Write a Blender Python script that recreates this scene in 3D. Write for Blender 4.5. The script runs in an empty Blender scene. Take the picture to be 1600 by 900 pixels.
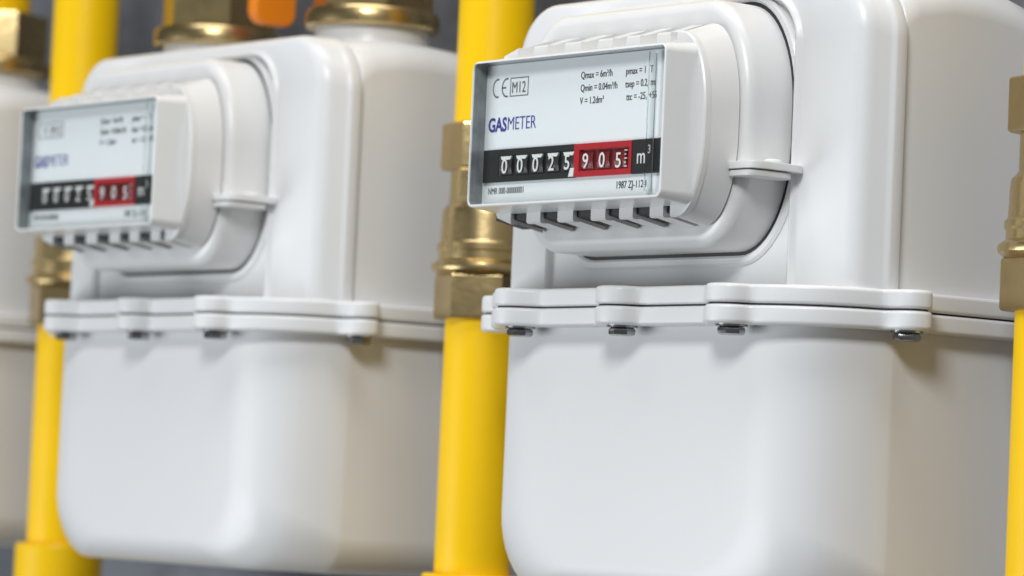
import bpy, bmesh, math, random
from mathutils import Vector, Matrix
random.seed(7)
SC = bpy.context.scene
COL = SC.collection

# ------------------------------------------------------------------ camera
cd = bpy.data.cameras.new('camera'); cam = bpy.data.objects.new('camera', cd); COL.objects.link(cam)
YAW, PIT, ROL = -0.8897, 0.0566, 0.0446
fw = Vector((math.sin(YAW)*math.cos(PIT), math.cos(YAW)*math.cos(PIT), math.sin(PIT)))
rt = Vector((math.cos(YAW), -math.sin(YAW), 0)); up = rt.cross(fw)
c_, s_ = math.cos(ROL), math.sin(ROL)
r2 = c_*rt + s_*up; u2 = -s_*rt + c_*up
M = Matrix.Identity(4)
for i in range(3):
    M[i][0] = r2[i]; M[i][1] = u2[i]; M[i][2] = -fw[i]
M.translation = Vector((0.8953, -0.7731, -0.0626))
cam.matrix_world = M
cd.sensor_width = 36.0; cd.lens = 5601.4/1600*36
cd.clip_start = 0.05; cd.clip_end = 60
cd.dof.use_dof = True; cd.dof.focus_distance = 1.165; cd.dof.aperture_fstop = 12.0
SC.camera = cam

# ------------------------------------------------------------------ light
world = bpy.data.worlds.new('World'); SC.world = world; world.use_nodes = True
bg = world.node_tree.nodes['Background']
bg.inputs[0].default_value = (0.92, 0.96, 1.0, 1); bg.inputs[1].default_value = 0.11

def area(name, loc, target, size, size_y, power, color):
    l = bpy.data.lights.new(name, 'AREA'); l.shape = 'RECTANGLE'; l.size = size; l.size_y = size_y
    l.energy = power; l.color = color
    o = bpy.data.objects.new(name, l); COL.objects.link(o); o.location = loc
    o.rotation_euler = (Vector(target)-Vector(loc)).to_track_quat('-Z', 'Y').to_euler()
    return o
area('key_lamp', (0.86, -1.08, 0.82), (-0.05, 0.05, 0.04), 0.34, 0.34, 15.0, (0.965, 0.985, 1.0))
area('left_lamp', (-0.95, -1.5, -0.60), (-0.1, 0.0, 0.0), 1.2, 1.0, 22, (0.90, 0.955, 1.0))
area('top_lamp', (0.20, -0.35, 1.45), (-0.15, 0.0, 0.0), 1.7, 0.6, 19, (0.96, 0.98, 1.0))

SC.view_settings.view_transform = 'Standard'; SC.view_settings.look = 'None'
SC.view_settings.exposure = 0.0; SC.view_settings.gamma = 1.0
SC.view_settings.use_curve_mapping = False

# ------------------------------------------------------------------ materials
def mat(name, base, rough=0.4, metal=0.0, coat=0.0, bump=0.0, bscale=400, vary=0.0, vscale=30, rvary=0.0, spec=0.5):
    m = bpy.data.materials.new(name); m.use_nodes = True
    nt = m.node_tree; b = nt.nodes['Principled BSDF']
    b.inputs['Base Color'].default_value = (*base, 1); b.inputs['Roughness'].default_value = rough
    b.inputs['Metallic'].default_value = metal; b.inputs['Coat Weight'].default_value = coat
    b.inputs['Coat Roughness'].default_value = 0.12; b.inputs['Specular IOR Level'].default_value = spec
    tc = nt.nodes.new('ShaderNodeTexCoord')
    if vary or rvary:
        n = nt.nodes.new('ShaderNodeTexNoise'); n.inputs['Scale'].default_value = vscale; n.inputs['Detail'].default_value = 6
        nt.links.new(tc.outputs['Object'], n.inputs['Vector'])
    if vary:
        mx = nt.nodes.new('ShaderNodeMix'); mx.data_type = 'RGBA'; mx.blend_type = 'MIX'
        mr = nt.nodes.new('ShaderNodeMapRange'); mr.inputs[1].default_value = 0.35; mr.inputs[2].default_value = 0.7
        nt.links.new(n.outputs['Fac'], mr.inputs[0]); nt.links.new(mr.outputs[0], mx.inputs[0])
        mx.inputs[6].default_value = (*base, 1); mx.inputs[7].default_value = (*[v*(1-vary) for v in base], 1)
        nt.links.new(mx.outputs[2], b.inputs['Base Color'])
    if rvary:
        mr2 = nt.nodes.new('ShaderNodeMapRange'); mr2.inputs[1].default_value = 0.3; mr2.inputs[2].default_value = 0.75
        mr2.inputs[3].default_value = rough-rvary; mr2.inputs[4].default_value = rough+rvary
        nt.links.new(n.outputs['Fac'], mr2.inputs[0]); nt.links.new(mr2.outputs[0], b.inputs['Roughness'])
    if bump:
        n2 = nt.nodes.new('ShaderNodeTexNoise'); n2.inputs['Scale'].default_value = bscale; n2.inputs['Detail'].default_value = 3
        nt.links.new(tc.outputs['Object'], n2.inputs['Vector'])
        bp = nt.nodes.new('ShaderNodeBump'); bp.inputs['Strength'].default_value = bump; bp.inputs['Distance'].default_value = 0.0006
        nt.links.new(n2.outputs['Fac'], bp.inputs['Height']); nt.links.new(bp.outputs[0], b.inputs['Normal'])
    return m

PAINT = mat('white_enamel', (0.745, 0.745, 0.745), 0.33, spec=0.42, bump=0.05, bscale=260, vary=0.012, vscale=18, rvary=0.015)
PLAST = mat('white_plastic', (0.745, 0.74, 0.73), 0.33, bump=0.03, bscale=600, vary=0.012, vscale=30, rvary=0.015)
FRAME = mat('frame_plastic', (0.78, 0.785, 0.78), 0.22, vary=0.03, vscale=60)
LABEL = mat('label_card', (0.93, 0.95, 0.955), 0.5)
BLACK = mat('black_plastic', (0.012, 0.012, 0.012), 0.4)
DRUM = mat('drum_black', (0.035, 0.033, 0.03), 0.3)
REDDRUM = mat('drum_red', (0.20, 0.014, 0.014), 0.3)
RED = mat('red_plastic', (0.50, 0.012, 0.02), 0.35)
INKW = mat('ink_white', (0.85, 0.85, 0.83), 0.5)
INKK = mat('ink_black', (0.03, 0.03, 0.035), 0.5)
INKG = mat('ink_grey', (0.12, 0.12, 0.13), 0.5)
INKB = mat('ink_blue', (0.035, 0.03, 0.30), 0.5)
BRASS = mat('brass', (0.66, 0.50, 0.245), 0.29, metal=1.0, bump=0.22, bscale=220, vary=0.30, vscale=45, rvary=0.07)
YELLOW = mat('yellow_paint', (0.94, 0.57, 0.0), 0.42, spec=0.3, bump=0.08, bscale=160, vary=0.06, vscale=25, rvary=0.06)
ORANGE = mat('orange_plastic', (0.80, 0.22, 0.006), 0.38, vary=0.05, vscale=60)
STEEL = mat('zinc_steel', (0.50, 0.50, 0.51), 0.20, metal=1.0, vary=0.3, vscale=300)
SEAL_SHADE = mat('gasket_and_gap_shade', (0.03, 0.03, 0.032), 0.6)  # flange gasket, and the painted shade in the counter gap and vent notches
WINSHADE = mat('window_wall_shade', (0.26, 0.28, 0.285), 0.18, vary=0.35, vscale=180)  # grey stands in for reflection and dark on the window's inner walls

def clear_mat():
    m = bpy.data.materials.new('clear_window'); m.use_nodes = True; nt = m.node_tree
    nt.nodes.remove(nt.nodes['Principled BSDF']); out = nt.nodes['Material Output']
    t = nt.nodes.new('ShaderNodeBsdfTransparent'); t.inputs[0].default_value = (0.975, 0.985, 0.985, 1)
    g = nt.nodes.new('ShaderNodeBsdfGlossy'); g.inputs['Roughness'].default_value = 0.03
    lw = nt.nodes.new('ShaderNodeLayerWeight'); lw.inputs['Blend'].default_value = 0.5
    pw = nt.nodes.new('ShaderNodeMath'); pw.operation = 'POWER'; pw.inputs[1].default_value = 4.0
    f = nt.nodes.new('ShaderNodeMath'); f.operation = 'MULTIPLY_ADD'; f.inputs[1].default_value = 0.7; f.inputs[2].default_value = 0.035
    nt.links.new(lw.outputs['Facing'], pw.inputs[0]); nt.links.new(pw.outputs[0], f.inputs[0])
    mx = nt.nodes.new('ShaderNodeMixShader')
    nt.links.new(f.outputs[0], mx.inputs[0]); nt.links.new(t.outputs[0], mx.inputs[1]); nt.links.new(g.outputs[0], mx.inputs[2])
    nt.links.new(mx.outputs[0], out.inputs['Surface'])
    return m
CLEAR = clear_mat()
def glass_mat():
    m = bpy.data.materials.new('clear_edge'); m.use_nodes = True
    b = m.node_tree.nodes['Principled BSDF']; b.inputs['Transmission Weight'].default_value = 1.0
    b.inputs['Roughness'].default_value = 0.02; b.inputs['IOR'].default_value = 1.46; b.inputs['Base Color'].default_value = (0.95, 0.98, 0.98, 1)
    return m
EDGE = glass_mat()

def wall_mat():
    m = bpy.data.materials.new('concrete'); m.use_nodes = True; nt = m.node_tree; b = nt.nodes['Principled BSDF']
    tc = nt.nodes.new('ShaderNodeTexCoord')
    n = nt.nodes.new('ShaderNodeTexNoise'); n.inputs['Scale'].default_value = 9; n.inputs['Detail'].default_value = 8; n.inputs['Roughness'].default_value = 0.65
    cr = nt.nodes.new('ShaderNodeValToRGB')
    cr.color_ramp.elements[0].position = 0.3; cr.color_ramp.elements[0].color = (0.085, 0.088, 0.10, 1)
    cr.color_ramp.elements[1].position = 0.7; cr.color_ramp.elements[1].color = (0.26, 0.27, 0.30, 1)
    nt.links.new(tc.outputs['Object'], n.inputs['Vector']); nt.links.new(n.outputs['Fac'], cr.inputs[0]); nt.links.new(cr.outputs[0], b.inputs['Base Color'])
    b.inputs['Roughness'].default_value = 0.85
    bp = nt.nodes.new('ShaderNodeBump'); bp.inputs['Strength'].default_value = 0.4; bp.inputs['Distance'].default_value = 0.004
    n3 = nt.nodes.new('ShaderNodeTexNoise'); n3.inputs['Scale'].default_value = 80; n3.inputs['Detail'].default_value = 6
    nt.links.new(tc.outputs['Object'], n3.inputs['Vector']); nt.links.new(n3.outputs['Fac'], bp.inputs['Height']); nt.links.new(bp.outputs[0], b.inputs['Normal'])
    return m
WALL = wall_mat()

# ------------------------------------------------------------------ mesh helpers
class MB:
    """collects faces of one mesh; mats are given per batch"""
    def __init__(s): s.v = []; s.f = []; s.m = []; s.mats = []
    def mi(s, m):
        if m not in s.mats: s.mats.append(m)
        return s.mats.index(m)
    def loops(s, loops, m, closed=True, cap0=False, cap1=False):
        k = s.mi(m); base = len(s.v); n = len(loops[0])
        for lp in loops: s.v.extend([tuple(p) for p in lp])
        for i in range(len(loops)-1):
            for j in range(n if closed else n-1):
                a = base+i*n+j; b = base+i*n+(j+1) % n
                s.f.append((a, b, b+n, a+n)); s.m.append(k)
        if cap0: s.f.append(tuple(base+j for j in range(n))[::-1]); s.m.append(k)
        if cap1: s.f.append(tuple(base+(len(loops)-1)*n+j for j in range(n))); s.m.append(k)
    def mesh(s, me, m, mtx=None):
        k = s.mi(m); base = len(s.v)
        for v in me.vertices:
            co = mtx @ v.co if mtx else v.co
            s.v.append(tuple(co))
        for p in me.polygons: s.f.append(tuple(base+i for i in p.vertices)); s.m.append(k)
    def box(s, a, b, m):
        x0, y0, z0 = a; x1, y1, z1 = b
        lo = [(x0,y0,z0),(x1,y0,z0),(x1,y1,z0),(x0,y1,z0)]; hi = [(x,y,z1) for x,y,_ in lo]
        s.loops([lo, hi], m, True, True, True)
    def build(s, name, parent=None, angle=32):
        me = bpy.data.meshes.new(name); me.from_pydata(s.v, [], s.f)
        for m in s.mats: me.materials.append(m)
        for p, k in zip(me.polygons, s.m): p.material_index = k; p.use_smooth = True
        bm = bmesh.new(); bm.from_mesh(me); bmesh.ops.recalc_face_normals(bm, faces=bm.faces); bm.to_mesh(me); bm.free()
        me.set_sharp_from_angle(angle=math.radians(angle))
        o = bpy.data.objects.new(name, me); COL.objects.link(o)
        wn = o.modifiers.new('weighted_normals', 'WEIGHTED_NORMAL'); wn.keep_sharp = True; wn.weight = 90
        if parent is not None: o.parent = parent
        return o

def rrect(x0, x1, z0, z1, rx, rz, n=10, ex=2.0):
    """rounded rectangle, counter clockwise, elliptical corners"""
    pts = []
    for cx, cz, a0 in ((x1-rx, z1-rz, 0), (x0+rx, z1-rz, 90), (x0+rx, z0+rz, 180), (x1-rx, z0+rz, 270)):
        for i in range(n+1):
            a = math.radians(a0+90*i/n); c, s = math.cos(a), math.sin(a)
            pts.append((cx+rx*math.copysign(abs(c)**(2/ex), c), cz+rz*math.copysign(abs(s)**(2/ex), s)))
    return pts
def inset(pts, d):
    n = len(pts); out = []
    for i in range(n):
        p0 = Vector(pts[i-1]); p1 = Vector(pts[i]); p2 = Vector(pts[(i+1) % n])
        e1 = p1-p0; e2 = p2-p1
        n1 = Vector((-e1.y, e1.x)); n2 = Vector((-e2.y, e2.x))
        if n1.length > 1e-9: n1.normalize()
        if n2.length > 1e-9: n2.normalize()
        nn = n1+n2
        if nn.length < 1e-6: nn = n1
        nn.normalize(); k = max(0.5, nn.dot(n1) if n1.length else 1)
        q = p1+nn*d/k; out.append((q.x, q.y))
    return out
XZ = lambda p, d: (p[0], d, p[1])
XY = lambda p, d: (p[0], p[1], d)
YZ = lambda p, d: (d, p[0], p[1])
def slab(mb, pts, d_back, d_front, r, m, ax=XZ, seg=4, rb=0.0):
    """plate: outline pts, from d_back to d_front, front rim rounded with r, back rim with rb"""
    sgn = 1 if d_front > d_back else -1
    L = []
    if rb:
        for i in range(seg+1):
            a = math.pi/2*i/seg
            L.append([ax(p, d_back+sgn*rb*(1-math.sin(a))) for p in inset(pts, rb*(1-math.cos(a)))])
        L = L[::-1] if False else L
        L = [[ax(p, d_back+sgn*rb*(1-math.cos(math.pi/2*i/seg))) for p in inset(pts, rb*(1-math.sin(math.pi/2*i/seg)))] for i in range(seg+1)]
    else:
        L.append([ax(p, d_back) for p in pts])
    for i in range(seg+1):
        a = math.pi/2*i/seg
        L.append([ax(p, d_front-sgn*r*(1-math.sin(a))) for p in inset(pts, r*(1-math.cos(a)))])
    mb.loops(L, m, True, True, True)
def lathe(mb, cx, cy, prof, m, n=40, cap=True, flute=None):
    L = []
    for r, z in prof:
        L.append([(cx+r*math.cos(2*math.pi*j/n), cy+r*math.sin(2*math.pi*j/n), z) for j in range(n)])
    mb.loops(L, m, True, cap, cap)
def hexnut(mb, cx, cy, r, z0, z1, m, rot=0.0, ch=0.0012, sides=6, rad=0.0008):
    """polygonal nut with slightly rounded arrises and chamfered ends"""
    def lp(rr, z):
        pts = []
        for k in range(sides):
            a = rot+2*math.pi*k/sides
            c = Vector((math.cos(a), math.sin(a))); t = Vector((-c.y, c.x))
            half = math.pi/sides
            for s, e in ((-1, 1.0), (-.5, .25), (0, 0), (.5, .25), (1, 1.0)):
                q = c*(rr-abs(s)*rad*math.tan(half)*1.7)+t*(s*rad*1.6)
                pts.append((cx+q.x, cy+q.y, z))
        return pts
    mb.loops([lp(r-ch, z0), lp(r-ch*.25, z0+ch*.35), lp(r, z0+ch), lp(r, z1-ch), lp(r-ch*.25, z1-ch*.35), lp(r-ch, z1)], m, True, True, True)
def tag(o, label=None, cat=None, group=None, kind=None):
    if label: o['label'] = label
    if cat: o['category'] = cat
    if group: o['group'] = group
    if kind: o['kind'] = kind
    return o
def empty(name, loc):
    o = bpy.data.objects.new(name, None); COL.objects.link(o); o.location = loc; o.empty_display_size = 0.02
    return o
def copy_tree(o, parent=None):
    c = o.copy(); COL.objects.link(c)
    if parent is not None: c.parent = parent
    for ch in list(o.children): copy_tree(ch, c)
    return c
def text_mesh(s, size, offset=0.0, xs=1.0, align='LEFT', extrude=0.00006, res=3, shear=0.0):
    cu = bpy.data.curves.new('lettering', 'FONT'); cu.body = s; cu.size = size; cu.extrude = extrude
    cu.offset = offset; cu.align_x = align; cu.resolution_u = res; cu.shear = shear
    o = bpy.data.objects.new('lettering', cu); COL.objects.link(o)
    bpy.context.view_layer.update()
    dg = bpy.context.evaluated_depsgraph_get()
    me = bpy.data.meshes.new_from_object(o.evaluated_get(dg))
    bpy.data.objects.remove(o)
    return me
def text_at(mb, s, x, z, y, size, m, offset=0.0, xs=1.0, align='LEFT'):
    """text on a plane facing -y; x,z = baseline start"""
    me = text_mesh(s, size, offset, align=align)
    mtx = Matrix(((xs, 0, 0, x), (0, 0, -1, y), (0, 1, 0, z), (0, 0, 0, 1)))
    mb.mesh(me, m, mtx)
    w = (max((v.co.x for v in me.vertices), default=0))*xs
    return w

# ------------------------------------------------------------------ wall behind
P = 0.29
w = MB()
w.box((-2.6, 0.175, -1.0), (1.6, 0.30, 1.2), WALL)
wall = tag(w.build('wall'), 'grey mottled concrete wall behind the gas meters', 'wall', kind='structure')

# ------------------------------------------------------------------ gas meter
REAR = 0.126
def arc(t): return math.sqrt(max(0.0, 1-(1-t)**2))      # quarter-circle rise

def bez(p0, p1, p2, n):
    return [tuple((1-t)**2*a+2*t*(1-t)*b+t*t*c for a, b, c in zip(p0, p1, p2)) for t in [i/n for i in range(n+1)]]
def side_profile(y0, y1, h0, h1, ex, n=20):
    """bowed quarter from the flat front (h0,y0) to the side (h1,y1)"""
    out = []
    for i in range(n+1):
        a = math.pi/2*i/n
        out.append((y0+(y1-y0)*(1-math.cos(a)**(2/ex)), h0+(h1-h0)*math.sin(a)**(2/ex)))
    return out

def lower_loop(y, hw, zb, r, n=10, ztop=-0.001, hl=None):
    hl = hl or hw
    pts = [(-hl, y, ztop), (-hl, y, ztop+(zb+r-ztop)*.5)]
    for i in range(n+1):
        a = math.pi+math.pi/2*i/n
        pts.append((-hl+r+r*math.cos(a), y, zb+r+r*math.sin(a)))
    for i in range(n+1):
        a = 1.5*math.pi+math.pi/2*i/n
        pts.append((hw-r+r*math.cos(a), y, zb+r+r*math.sin(a)))
    pts += [(hw, y, ztop+(zb+r-ztop)*.5), (hw, y, ztop)]
    return pts

def flange_outline():
    """plan outline of the bolted flange: body outline grown by a margin plus round bolt ears"""
    c = (0.0, 0.07)
    def body_r(th):
        # superellipse-like test by marching
        dx, dy = math.cos(th), math.sin(th)
        lo, hi = 0.0, 0.3
        def inside(x, y):
            hwx = 0.0925
            if y > REAR+0.006: return False
            if y < -0.0012: return False
            if y < 0.040:
                t = (y+0.0012)/0.0412
                hwx = 0.056+(0.0925-0.056)*arc(t)
            return abs(x) <= hwx
        for _ in range(40):
            m = (lo+hi)/2
            if inside(c[0]+dx*m, c[1]+dy*m): lo = m
            else: hi = m
        return lo
    ears = [(-0.0532, -0.0006, 0.0088), (0, -0.0006, 0.0088), (0.0532, -0.0006, 0.0088), (0.0955, 0.0375, 0.0074), (-0.0965, 0.0275, 0.0080)]
    N = 720; R = []
    for i in range(N):
        th = 2*math.pi*i/N; r = body_r(th); dx, dy = math.cos(th), math.sin(th)
        for ex, ey, er in ears:
            px, py = ex-c[0], ey-c[1]; b = dx*px+dy*py; disc = b*b-(px*px+py*py-er*er)
            if disc > 0 and b > 0: r = max(r, b+math.sqrt(disc))
        R.append(r)
    for _ in range(3):
        R = [(R[i-1]+2*R[i]+R[(i+1) % N])/4 for i in range(N)]
    return [(c[0]+R[i]*math.cos(2*math.pi*i/N), c[1]+R[i]*math.sin(2*math.pi*i/N)) for i in range(N)]
FL = flange_outline()

def make_meter():
    root = empty('gas_meter', (0, 0, 0))
    # ---- lower casing: pressed tub with flange
    mb = MB(); L = []
    prof = bez((0.0075, 0.0540), (0.0078, 0.0790), (0.0345, 0.0862), 18)
    prof += bez((0.0345, 0.0862), (0.0375, 0.0871), (0.0395, 0.0872), 4)[1:]
    for y, hw in prof:
        t = min(1.0, (y-0.0075)/0.012)
        hl = 0.054+0.0314*(1-(1-min(1, (y-0.0075)/0.031))**2.4)**(1/2.4)
        zb = -0.0855-0.0115*arc(t); r = 0.026-0.012*max(0, min(1, (y-0.014)/0.026))
        L.append(lower_loop(y, hw, zb, r, hl=hl))
    L.append(lower_loop(0.0445, 0.0871, -0.0975, 0.014))
    L.append(lower_loop(REAR-0.012, 0.0862, -0.0975, 0.014))
    for k in range(1, 7):
        a = math.pi/2*k/6
        L.append(lower_loop(REAR-0.012+0.012*math.sin(a), 0.0862-0.012*(1-math.cos(a)), -0.0975+0.012*(1-math.cos(a)), 0.014))
    mb.loops(L, PAINT, False, True, True)
    slab(mb, FL, -0.0064, -0.0003, 0.0011, PAINT, XY, 3, 0.0013)
    mb.build('lower_casing', root, 40)
    # ---- dark joint between the two flanges
    mb = MB(); slab(mb, inset(FL, 0.0013), -0.00029, 0.00029, 0.0001, SEAL_SHADE, XY, 1)
    mb.build('gasket', root)
    # ---- upper casing
    mb = MB(); L = []
    def uloop(y, hw, zt, r): return [(x, yy, -z) for x, yy, z in lower_loop(y, hw, -zt, r)]
    # recess floor, bead round it, then the bowed front out to the rim
    for y, hw, zt, r in ((0.0186, 0.0590, 0.1002, 0.015), (0.0184, 0.0594, 0.1006, 0.0154), (0.0174, 0.0597, 0.1009, 0.0157), (0.0164, 0.0602, 0.1014, 0.016),
                         (0.0160, 0.0609, 0.1020, 0.0165), (0.0163, 0.0616, 0.1027, 0.017), (0.0172, 0.0621, 0.1032, 0.0173), (0.0178, 0.0628, 0.1038, 0.0177)):
        L.append(uloop(y, hw, zt, r))
    prof = [(0.0198*t+0.0178*(1-t), 0.0820*t+0.0640*(1-t)) for t in (0.1, 0.5, 0.9)]
    prof += bez((0.0198, 0.0820), (0.0204, 0.0862), (0.0248, 0.0884), 10)
    prof += [(0.0290, 0.0904), (0.0300, 0.0910), (0.0306, 0.0917), (0.0314, 0.0920), (0.0335, 0.0920)]
    for y, hw in prof:
        t = min(1.0, (y-0.0178)/0.008)
        L.append(uloop(y, hw, 0.1040+0.0046*arc(t), 0.0178+0.0045*min(1, (y-0.0178)/0.012)))
    L.append(uloop(0.0349, 0.0917, 0.1087, 0.0225)); L.append(uloop(0.0356, 0.0915, 0.1085, 0.0225))
    L.append(uloop(0.0359, 0.0908, 0.1078, 0.022)); L.append(uloop(0.0357, 0.0868, 0.1052, 0.020))
    for y, hw, zt, r in ((0.0374, 0.0868, 0.1052, .016), (0.0384, 0.0880, 0.1064, .016), (0.0390, 0.0882, 0.1070, .016), (0.045, 0.0882, 0.1080, .013), (0.060, 0.0882, 0.1095, .012), (0.076, 0.0881, 0.1095, .012),
                         (0.090, 0.0880, 0.1088, .013), (0.102, 0.0878, 0.1070, .016), (0.112, 0.0868, 0.1025, .021), (0.118, 0.0850, 0.0980, .022), (0.123, 0.082, 0.092, .022), (REAR, 0.077, 0.085, .02)):
        L.append(uloop(y, hw, zt, r))
    mb.loops(L, PAINT, False, True, True)
    slab(mb, FL, 0.0064, 0.0003, 0.0011, PAINT, XY, 3, 0.0013)
    # raised panel behind the counter, and the lip that follows the counter's outline
    lo = rrect(-0.0625, 0.0625, 0.0140, 0.1035, 0.026, 0.038, 14)
    li = rrect(-0.0592, 0.0592, 0.0173, 0.1006, 0.0229, 0.0349, 14)
    m_ = [[XZ(p, 0.026) for p in lo], [XZ(p, 0.0180) for p in lo], [XZ(p, 0.0172) for p in inset(lo, 0.0008)],
          [XZ(p, 0.0172) for p in inset(li, -0.0008)], [XZ(p, 0.0180) for p in li], [XZ(p, 0.026) for p in li]]
    mb.loops(m_, PAINT)
    # two short white stubs for the unions
    for sx in (-0.0538, 0.0538):
        lathe(mb, sx, 0.0671, [(0.0262, 0.0985), (0.0250, 0.1040), (0.0236, 0.1075), (0.0228, 0.110), (0.0225, 0.1125), (0.0225, 0.1185)], PAINT, 48)
    mb.build('upper_casing', root, 38)
    # ---- bolts
    for bx, by in ((-0.0532, 0), (0, 0), (0.0532, 0), (0.0942, 0.0377), (-0.0942, 0.0377)):
        mb = MB(); lathe(mb, bx, by, [(0.0052, -0.0064), (0.0052, -0.0071)], STEEL, 24)
        hexnut(mb, bx, by, 0.0045, -0.0098, -0.0070, STEEL, math.radians(-69+random.uniform(-12, 12)), 0.0010, 6, 0.0007)
        mb.build('bolt', root)
    # ---- counter base
    mb = MB()
    slab(mb, rrect(-0.0581, 0.0581, 0.0185, 0.0994, 0.022, 0.034, 14), 0.0245, -0.0014, 0.0042, PLAST, XZ, 6)
    slab(mb, rrect(-0.0525, 0.0525, 0.027, 0.089, 0.014, 0.020, 8), 0.0, -0.004, 0.0003, SEAL_SHADE, XZ, 1)
    mb.build('counter_base', root)
    # dark ring painting in the shade of the gap between counter base and casing
    mb = MB(); a = rrect(-0.0578, 0.0578, 0.0188, 0.0991, 0.022, 0.034, 14); b = rrect(-0.0593, 0.0593, 0.0172, 0.1007, 0.0230, 0.0350, 14)
    mb.loops([[XZ(p, 0.0200) for p in b], [XZ(p, 0.0181) for p in b], [XZ(p, 0.0181) for p in a], [XZ(p, 0.0200) for p in a]], SEAL_SHADE)
    mb.build('gap_shade_ring', root)
    # ---- counter cover with vent notches top and bottom
    nots = [(-0.0500, -0.0484), (-0.0406, -0.0322), (-0.0250, -0.0160), (-0.0081, 0.0010), (0.0083, 0.0152), (0.0219, 0.0302), (0.0367, 0.0400)]
    def notched(x0, x1, z0, z1, rx, rz, zb, zt, dz):
        out = []; n = 10
        def corner(cx, cz, a0):
            for i in range(n+1):
                a = math.radians(a0+90*i/n); out.append((cx+rx*math.cos(a), cz+rz*math.sin(a)))
        def edge(x): # z on the corner ellipse, bottom
            if x < x0+rx: return rz*(1-math.sqrt(max(0, 1-((x0+rx-x)/rx)**2)))
            if x > x1-rx: return rz*(1-math.sqrt(max(0, 1-((x-x1+rx)/rx)**2)))
            return 0.0
        xs = []
        # bottom edge left to right
        ends = [x0+rx*(1-math.cos(math.radians(t))) for t in (10, 20, 30, 42, 54, 66, 78)]
        def run(sgn):
            seq = []
            for t in (0, 7, 14, 21, 28, 35, 42, 48): seq.append((x0+rx*(1-math.cos(math.radians(t))), None))
            for a, b in nots: seq += [(a, 'e'), (a, 'n'), (b, 'n'), (b, 'e')]
            for t in (90, 80, 70, 62, 55, 48, 42, 35, 28, 21, 14, 7, 0): seq.append((x1-rx*(1-math.cos(math.radians(t))), None))
            return seq
        for x, k in run(1): out.append((x, zb if k == 'n' else z0+edge(x)))
        for x, k in run(1)[::-1]: out.append((x, zt if k == 'n' else z1-edge(x)))
        return out
    mb = MB()
    A0 = notched(-0.0553, 0.0543, 0.0276, 0.0862, 0.0125, 0.026, 0.0362, 0.0836, 0)
    A1 = notched(-0.0557, 0.0547, 0.0270, 0.0868, 0.0125, 0.026, 0.0362, 0.0836, 0)
    A2 = notched(-0.0553, 0.0543, 0.0272, 0.0870, 0.0125, 0.026, 0.0362, 0.0836, 0)
    A3 = notched(-0.0552, 0.0552, 0.0252, 0.0908, 0.0140, 0.0285, 0.0362, 0.0850, 0)
    mb.loops([[XZ(p, -0.0165) for p in A0], [XZ(p, -0.0160) for p in A1], [XZ(p, -0.0140) for p in A1], [XZ(p, -0.0133) for p in A2], [XZ(p, -0.0022) for p in A3]], PLAST, True, True, True)
    mb.build('counter_cover', root)
    # black bar painting in the shade between the vent teeth
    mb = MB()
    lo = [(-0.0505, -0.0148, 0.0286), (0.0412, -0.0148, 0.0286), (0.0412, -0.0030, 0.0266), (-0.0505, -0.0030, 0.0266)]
    mb.loops([lo, [(x, y, 0.0372) for x, y, z in lo]], SEAL_SHADE, True, True, True)
    mb.build('notch_shade_bar', root)
    # ---- window frame (open box) round the label
    mb = MB()
    O = rrect(-0.0493, 0.0493, 0.0318, 0.0812, 0.0028, 0.0028, 5); I = rrect(-0.0485, 0.0485, 0.0328, 0.0804, 0.0016, 0.0016, 5)
    Ob = rrect(-0.0505, 0.0505, 0.0306, 0.0826, 0.004, 0.004, 5)
    mb.loops([[XZ(p, -0.0160) for p in Ob], [XZ(p, -0.0282) for p in O], [XZ(p, -0.0288) for p in inset(O, 0.0002)], [XZ(p, -0.0290) for p in inset(O, 0.0005)],
              [XZ(p, -0.0290) for p in I], [XZ(p, -0.0284) for p in I]], FRAME)
    mb.loops([[XZ(p, -0.0284) for p in I], [XZ(p, -0.0222) for p in I]], WINSHADE)
    mb.build('window_frame', root)
    # ---- label card with print, register sunk into it
    YL = -0.0230
    lab = MB(); lab.box((-0.0484, YL, 0.0329), (0.0484, YL+0.0007, 0.0803), LABEL)
    label = lab.build('label_plate', root)
    mb = MB(); yt = YL-0.00008
    text_at(mb, 'GAS', -0.0466, 0.0578, yt, 0.0066, INKB, 0.00016, 0.80)
    mb.build('heading_bold', label)
    mb = MB(); text_at(mb, 'METER', -0.0366, 0.0580, yt, 0.0064, INKB, -0.00006, 0.80)
    mb.build('heading_light', label)
    # CE mark: two open rings, the second with a bar
    mb = MB()
    def ring_arc(cx, cz, r, w_, a0, a1):
        n = 18; lo = []
        for i in range(n+1):
            a = math.radians(a0+(a1-a0)*i/n)
            lo.append((cx+r*.82*math.cos(a), cz+r*math.sin(a), cx+(r-w_)*.82*math.cos(a), cz+(r-w_)*math.sin(a)))
        mb.loops([[(p[0], yt, p[1]) for p in lo], [(p[2], yt, p[3]) for p in lo]], INKG, False)
    ring_arc(-0.0424, 0.0724, 0.0033, 0.0006, 75, 285); ring_arc(-0.0376, 0.0724, 0.0033, 0.0006, 75, 285)
    mb.box((-0.0402, yt, 0.0721), (-0.0380, yt+0.00005, 0.0727), INKG)
    # box round M12
    x0, x1, z0, z1, t = -0.0358, -0.0262, 0.0692, 0.0756, 0.00035
    for a, b in (((x0, z0), (x1, z0+t)), ((x0, z1-t), (x1, z1)), ((x0, z0+t), (x0+t, z1-t)), ((x1-t, z0+t), (x1, z1-t))):
        mb.box((a[0], yt, a[1]), (b[0], yt+0.00005, b[1]), INKG)
    text_at(mb, 'M12', -0.0350, 0.0704, yt, 0.0054, INKG, 0, 0.78)
    mb.build('approval_mark', label)
    mb = MB()
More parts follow.
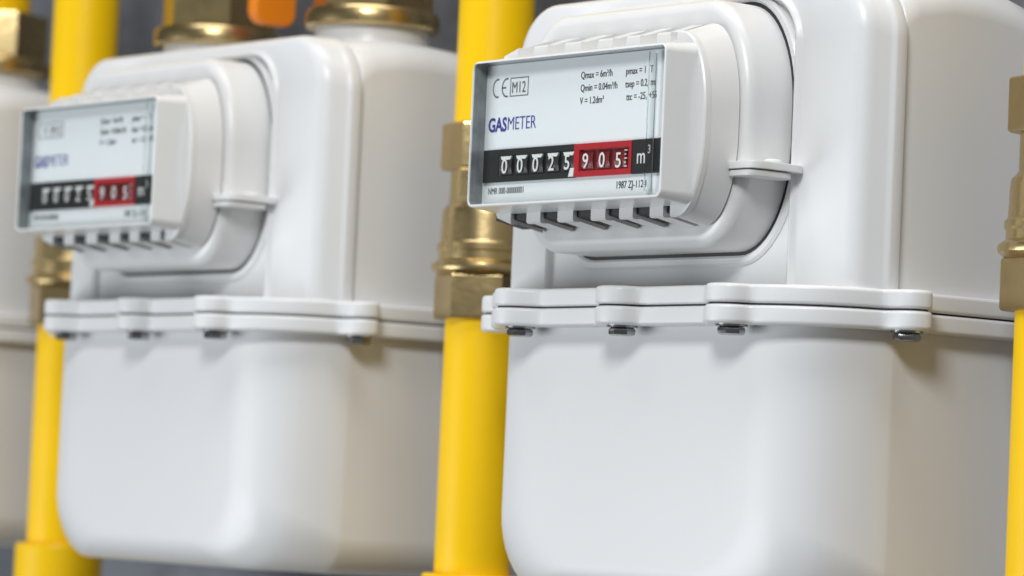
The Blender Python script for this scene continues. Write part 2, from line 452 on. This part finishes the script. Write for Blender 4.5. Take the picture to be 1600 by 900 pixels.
    for i, (l, r) in enumerate((('Qmax = 6m\u00b3/h', 'pmax = 1  T'), ('Qmin = 0.04m\u00b3/h', 'tsep = 0.2, ms'), ('V = 1.2dm\u00b3', ' ttc = -25, +55'))):
        z = 0.0730-i*0.0042
        text_at(mb, l, 0.0008, z, yt, 0.0033, INKK, 0, 0.80); text_at(mb, r, 0.0232, z, yt, 0.0033, INKK, 0, 0.80)
    mb.build('rating_text', label)
    mb = MB(); text_at(mb, 'NMR 000-00000001', -0.0452, 0.0366, yt, 0.0031, INKG, 0, 0.75); mb.build('serial_text', label)
    mb = MB(); text_at(mb, '1987 ZJ-1124', 0.0205, 0.0362, yt, 0.0034, INKK, 0, 0.80); mb.build('date_text', label)
    # register
    mb = MB(); bz0, bz1 = 0.0405, 0.0515
    # black band with openings: frame pieces butted round the wheels
    yb = YL-0.0012; dx0, dx1 = -0.0388, 0.0006; rx0, rx1 = 0.0006, 0.0292
    wz0, wz1 = 0.0424, 0.0494
    mb.box((-0.0470, yb, bz0), (dx0, YL, bz1), BLACK); mb.box((dx0, yb, bz0), (dx1, YL, wz0), BLACK); mb.box((dx0, yb, wz1), (dx1, YL, bz1), BLACK)
    mb.box((dx0, YL-0.0001, wz0), (dx1, YL, wz1), BLACK)
    mb.build('register_band', label)
    mb = MB(); mb.box((dx0+0.0001, yb+0.0003, wz0+0.0001), (dx0+0.0004, YL-0.0002, wz1-0.0001), INKG); mb.build('register_edge', label)
    mb = MB()
    mb.box((rx1, yb, bz0), (0.0470, YL, bz1), BLACK); mb.build('unit_band', label); mb = MB()
    text_at(mb, 'm', 0.0316, 0.0437, yb-0.0001, 0.0072, INKW, 0, 0.80); text_at(mb, '3', 0.0366, 0.0468, yb-0.0001, 0.0040, INKW, 0, 0.80)
    mb.build('unit_text', label)
    mb = MB()
    mb.box((rx0, yb-0.0003, bz0+0.0001), (rx1, YL, wz0), RED); mb.box((rx0, yb-0.0003, wz1), (rx1, YL, bz1-0.0001), RED)
    mb.box((rx0, yb-0.0003, wz0), (rx0+0.0026, YL, wz1), RED); mb.box((rx1-0.0013, yb-0.0003, wz0), (rx1, YL, wz1), RED)
    mb.box((rx0+0.0026, YL-0.0001, wz0), (rx1-0.0013, YL, wz1), REDDRUM)
    mb.build('red_frame', label)
    mb = MB(); mb.loops([[(dx1-0.0022, yb-0.0006, 0.0408), (dx1+0.0002, yb-0.0006, 0.0408), (dx1+0.0006, yb-0.0006, 0.0436), (dx1-0.0012, yb-0.0006, 0.0436)],
                         [(dx1-0.0022, yb-0.0002, 0.0408), (dx1+0.0002, yb-0.0002, 0.0408), (dx1+0.0006, yb-0.0002, 0.0436), (dx1-0.0012, yb-0.0002, 0.0436)]], INKW, True, True, True)
    mb.build('decimal_comma', label)
    xs = [-0.0353+0.00815*i for i in range(5)]+[0.0066, 0.0148, 0.0230]
    for i, (x, ch) in enumerate(zip(xs, '00025905')):
        mb = MB(); dm = DRUM if i < 5 else REDDRUM; wd = 0.0030
        L = []
        for k in range(9):
            a = math.radians(-62+124*k/8)
            L.append([(x-wd, YL+0.0010-0.0020*math.cos(a), 0.0459+0.0039*math.sin(a)), (x+wd, YL+0.0010-0.0020*math.cos(a), 0.0459+0.0039*math.sin(a))])
        mb.loops(L, dm, False)
        if i < 5:   # white wedge across the top of the wheel behind the figure
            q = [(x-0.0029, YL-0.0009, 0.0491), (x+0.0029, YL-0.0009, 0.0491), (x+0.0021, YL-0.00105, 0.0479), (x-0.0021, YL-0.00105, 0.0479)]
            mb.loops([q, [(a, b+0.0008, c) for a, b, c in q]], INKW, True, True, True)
        zoff = 0.0 if ch != '5' or i < 7 else -0.0004
        text_at(mb, ch, x-0.00195, 0.0433+zoff, YL-0.00125, 0.0070, INKW, 0.00004, 0.92)
        if i == 7:
            for k in range(5): mb.box((x+0.0026, YL-0.0013, 0.0430+0.0013*k), (x+(0.0040 if k % 2 == 0 else 0.0035), YL-0.0012, 0.0433+0.0013*k), INKW)
        mb.build('digit_wheel', label)
    # ---- clear pane over the label
    mb = MB(); mb.box((-0.0484, -0.0286, 0.0329), (0.0484, -0.0276, 0.0803), CLEAR)
    mb.build('window_pane', root)
    mb = MB(); mb.box((0.0393, -0.0274, 0.0345), (0.0399, -0.0246, 0.0790), EDGE)
    mb.build('pane_rib', root)
    # ---- latch on the right side of the counter
    for sx in (1, -1):
        mb = MB()
        o1 = rrect(min(sx*0.052, sx*0.0668), max(sx*0.052, sx*0.0668), -0.0056, 0.0180, 0.0035, 0.006, 6)
        slab(mb, o1, 0.0428, 0.0453, 0.0004, PLAST, XY, 2, 0.0003)
        o2 = rrect(min(sx*0.052, sx*0.0658), max(sx*0.052, sx*0.0658), -0.0050, 0.0140, 0.0035, 0.006, 6)
        slab(mb, o2, 0.0405, 0.0425, 0.0004, PLAST, XY, 2, 0.0004)
        la = mb.build('latch', root)
        mb = MB(); lathe(mb, sx*0.0602, 0.0085, [(0.0030, 0.0453), (0.0030, 0.0463), (0.0024, 0.0468)], PLAST, 20)
        mb.build('latch_stud', la)
    return root

meter = make_meter()
tag(meter, 'white gas meter in sharp focus at the right, its counter reading 00025 905', 'gas meter', 'gas meters in a row on the wall')
m2 = copy_tree(meter); m2.location = (-P, 0, 0); m2['label'] = 'slightly blurred white gas meter in the middle, below the orange valve handle'
m3 = copy_tree(meter); m3.location = (-2*P, 0, 0); m3['label'] = 'blurred white gas meter cut off at the left edge, only its grey side showing'

# ------------------------------------------------------------------ yellow risers with brass couplings
def make_riser():
    root = empty('gas_pipe', (0, 0, -0.35))
    def B(): return MB()
    R = 0.0143; z0 = 0.35
    mb = B(); lathe(mb, 0, 0, [(R, 0.0), (R, z0+0.009)], YELLOW, 48)
    mb.build('lower_pipe', root)
    mb = B(); lathe(mb, 0, 0, [(R, z0+0.066), (R, z0+0.75)], YELLOW, 48)
    mb.build('upper_pipe', root)
    mb = B(); lathe(mb, 0, 0, [(0.0150, z0-0.160), (0.0190, z0-0.158), (0.0190, z0-0.0962), (0.0184, z0-0.0945), (0.0150, z0-0.0945)], YELLOW, 48)
    mb.build('pipe_collar', root)
    mb = B()
    hexnut(mb, 0, 0, 0.0192, z0+0.0008, z0+0.0178, BRASS, math.radians(-79), 0.0012)
    mb.build('lower_nut', root)
    mb = B()
    prof = [(0.0170, 0.0172), (0.0188, 0.0180), (0.0203, 0.0192), (0.0205, 0.0204), (0.0203, 0.0216), (0.0190, 0.0226), (0.0180, 0.0232), (0.0180, 0.0262), (0.0186, 0.0270),
            (0.0186, 0.0290), (0.0178, 0.0298), (0.0175, 0.0305), (0.0172, 0.0400), (0.0168, 0.0425), (0.0153, 0.0440), (0.0146, 0.0450), (0.0146, 0.0580)]
    lathe(mb, 0, 0, [(r, z0+z) for r, z in prof], BRASS, 48)
    mb.build('coupling_body', root)
    mb = B()
    hexnut(mb, 0, 0, 0.0186, z0+0.0570, z0+0.0748, BRASS, math.radians(-73), 0.0012)
    mb.build('upper_nut', root)
    return root
PX, PY = 0.1316, 0.0676
riser = make_riser(); riser.location = (PX-P, PY, -0.35)
tag(riser, 'yellow gas pipe with brass coupling between the sharp meter and the middle meter', 'gas pipe', 'yellow gas pipes between the meters')
r0 = copy_tree(riser); r0.location = (PX, PY, -0.35); r0['label'] = 'yellow gas pipe with brass coupling cut off by the right edge of the photo'
r3 = copy_tree(riser); r3.location = (PX-2*P, PY, -0.35); r3['label'] = 'leftmost yellow gas pipe, partly hidden behind the counter of the middle meter'

# ------------------------------------------------------------------ unions and valves on top of the meters
HROT = math.radians(-84)
def union_ring(mb): 
    lathe(mb, 0, 0, [(0.0226, 0.0), (0.0258, 0.0), (0.0266, 0.0010), (0.0268, 0.0035), (0.0266, 0.0060), (0.0256, 0.0074), (0.0235, 0.0078)], BRASS, 56)
def make_union():
    root = empty('pipe_union', (0, 0, 0))
    mb = MB(); union_ring(mb); mb.build('union_ring', root)
    mb = MB(); hexnut(mb, 0, 0, 0.0247, 0.0075, 0.0285, BRASS, HROT, 0.0012); mb.build('union_nut', root)
    mb = MB(); lathe(mb, 0, 0, [(0.0162, 0.027), (0.0162, 0.5)], YELLOW, 48); mb.build('outlet_pipe', root)
    return root
def make_valve():
    root = empty('gas_valve', (0, 0, 0))
    mb = MB(); union_ring(mb); mb.build('union_ring', root)
    mb = MB(); hexnut(mb, 0, 0, 0.0247, 0.0075, 0.0330, BRASS, HROT, 0.0012); mb.build('union_nut', root)
    mb = MB(); lathe(mb, 0, 0, [(0.0170, 0.032), (0.0180, 0.034), (0.0235, 0.044), (0.0250, 0.055), (0.0235, 0.066), (0.0180, 0.076), (0.0180, 0.080)], BRASS, 48)
    hexnut(mb, 0, 0, 0.0235, 0.079, 0.095, BRASS, HROT, 0.0012)
    mb.build('valve_body', root)
    # stem along +x and lever plate hanging down beside the body
    mb = MB(); L = []
    for x, r in ((0.020, 0.0085), (0.034, 0.0085), (0.0345, 0.0060), (0.0445, 0.0060)):
        L.append([(x, r*math.cos(2*math.pi*j/24), 0.052+r*math.sin(2*math.pi*j/24)) for j in range(24)])
    mb.loops(L, BRASS, True, True, True); mb.build('valve_stem', root)
    mb = MB(); slab(mb, rrect(-0.0158, 0.0046, 0.0062, 0.062, 0.0055, 0.0055, 8), 0.0430, 0.0492, 0.0012, ORANGE, YZ, 4, 0.0012)
    mb.build('valve_handle', root)
    mb = MB(); lathe(mb, 0, 0, [(0.0162, 0.094), (0.0162, 0.5)], YELLOW, 48); mb.build('inlet_pipe', root)
    return root
ZR = 0.1160
un = make_union(); un.location = (-P+0.0538, 0.0671, ZR)
tag(un, 'brass union on the right neck of the middle meter, white stub below its ring', 'pipe union', 'brass unions on the meters')
u3 = copy_tree(un); u3.location = (-2*P+0.0538, 0.0671, ZR); [c for c in u3.children if c.name.startswith('union_nut')][0].rotation_euler.z = math.radians(18); u3['label'] = 'brass union with yellow pipe above, in the upper left corner on the cut-off meter'
u1 = copy_tree(un); u1.location = (0.0538, 0.0671, ZR); u1['label'] = 'brass union on the sharp meter at the right, beyond the top edge of the photo'
va = make_valve(); va.location = (-P-0.0538, 0.0671, ZR)
tag(va, 'brass gas valve with orange handle on the left neck of the middle meter', 'gas valve')
va.update_tag()
v1 = copy_tree(va); v1.location = (-0.0538, 0.0671, ZR); v1['label'] = 'brass gas valve on the sharp meter, hidden beyond the top edge of the photo'
va['group'] = v1['group'] = 'brass gas valves on the meters'
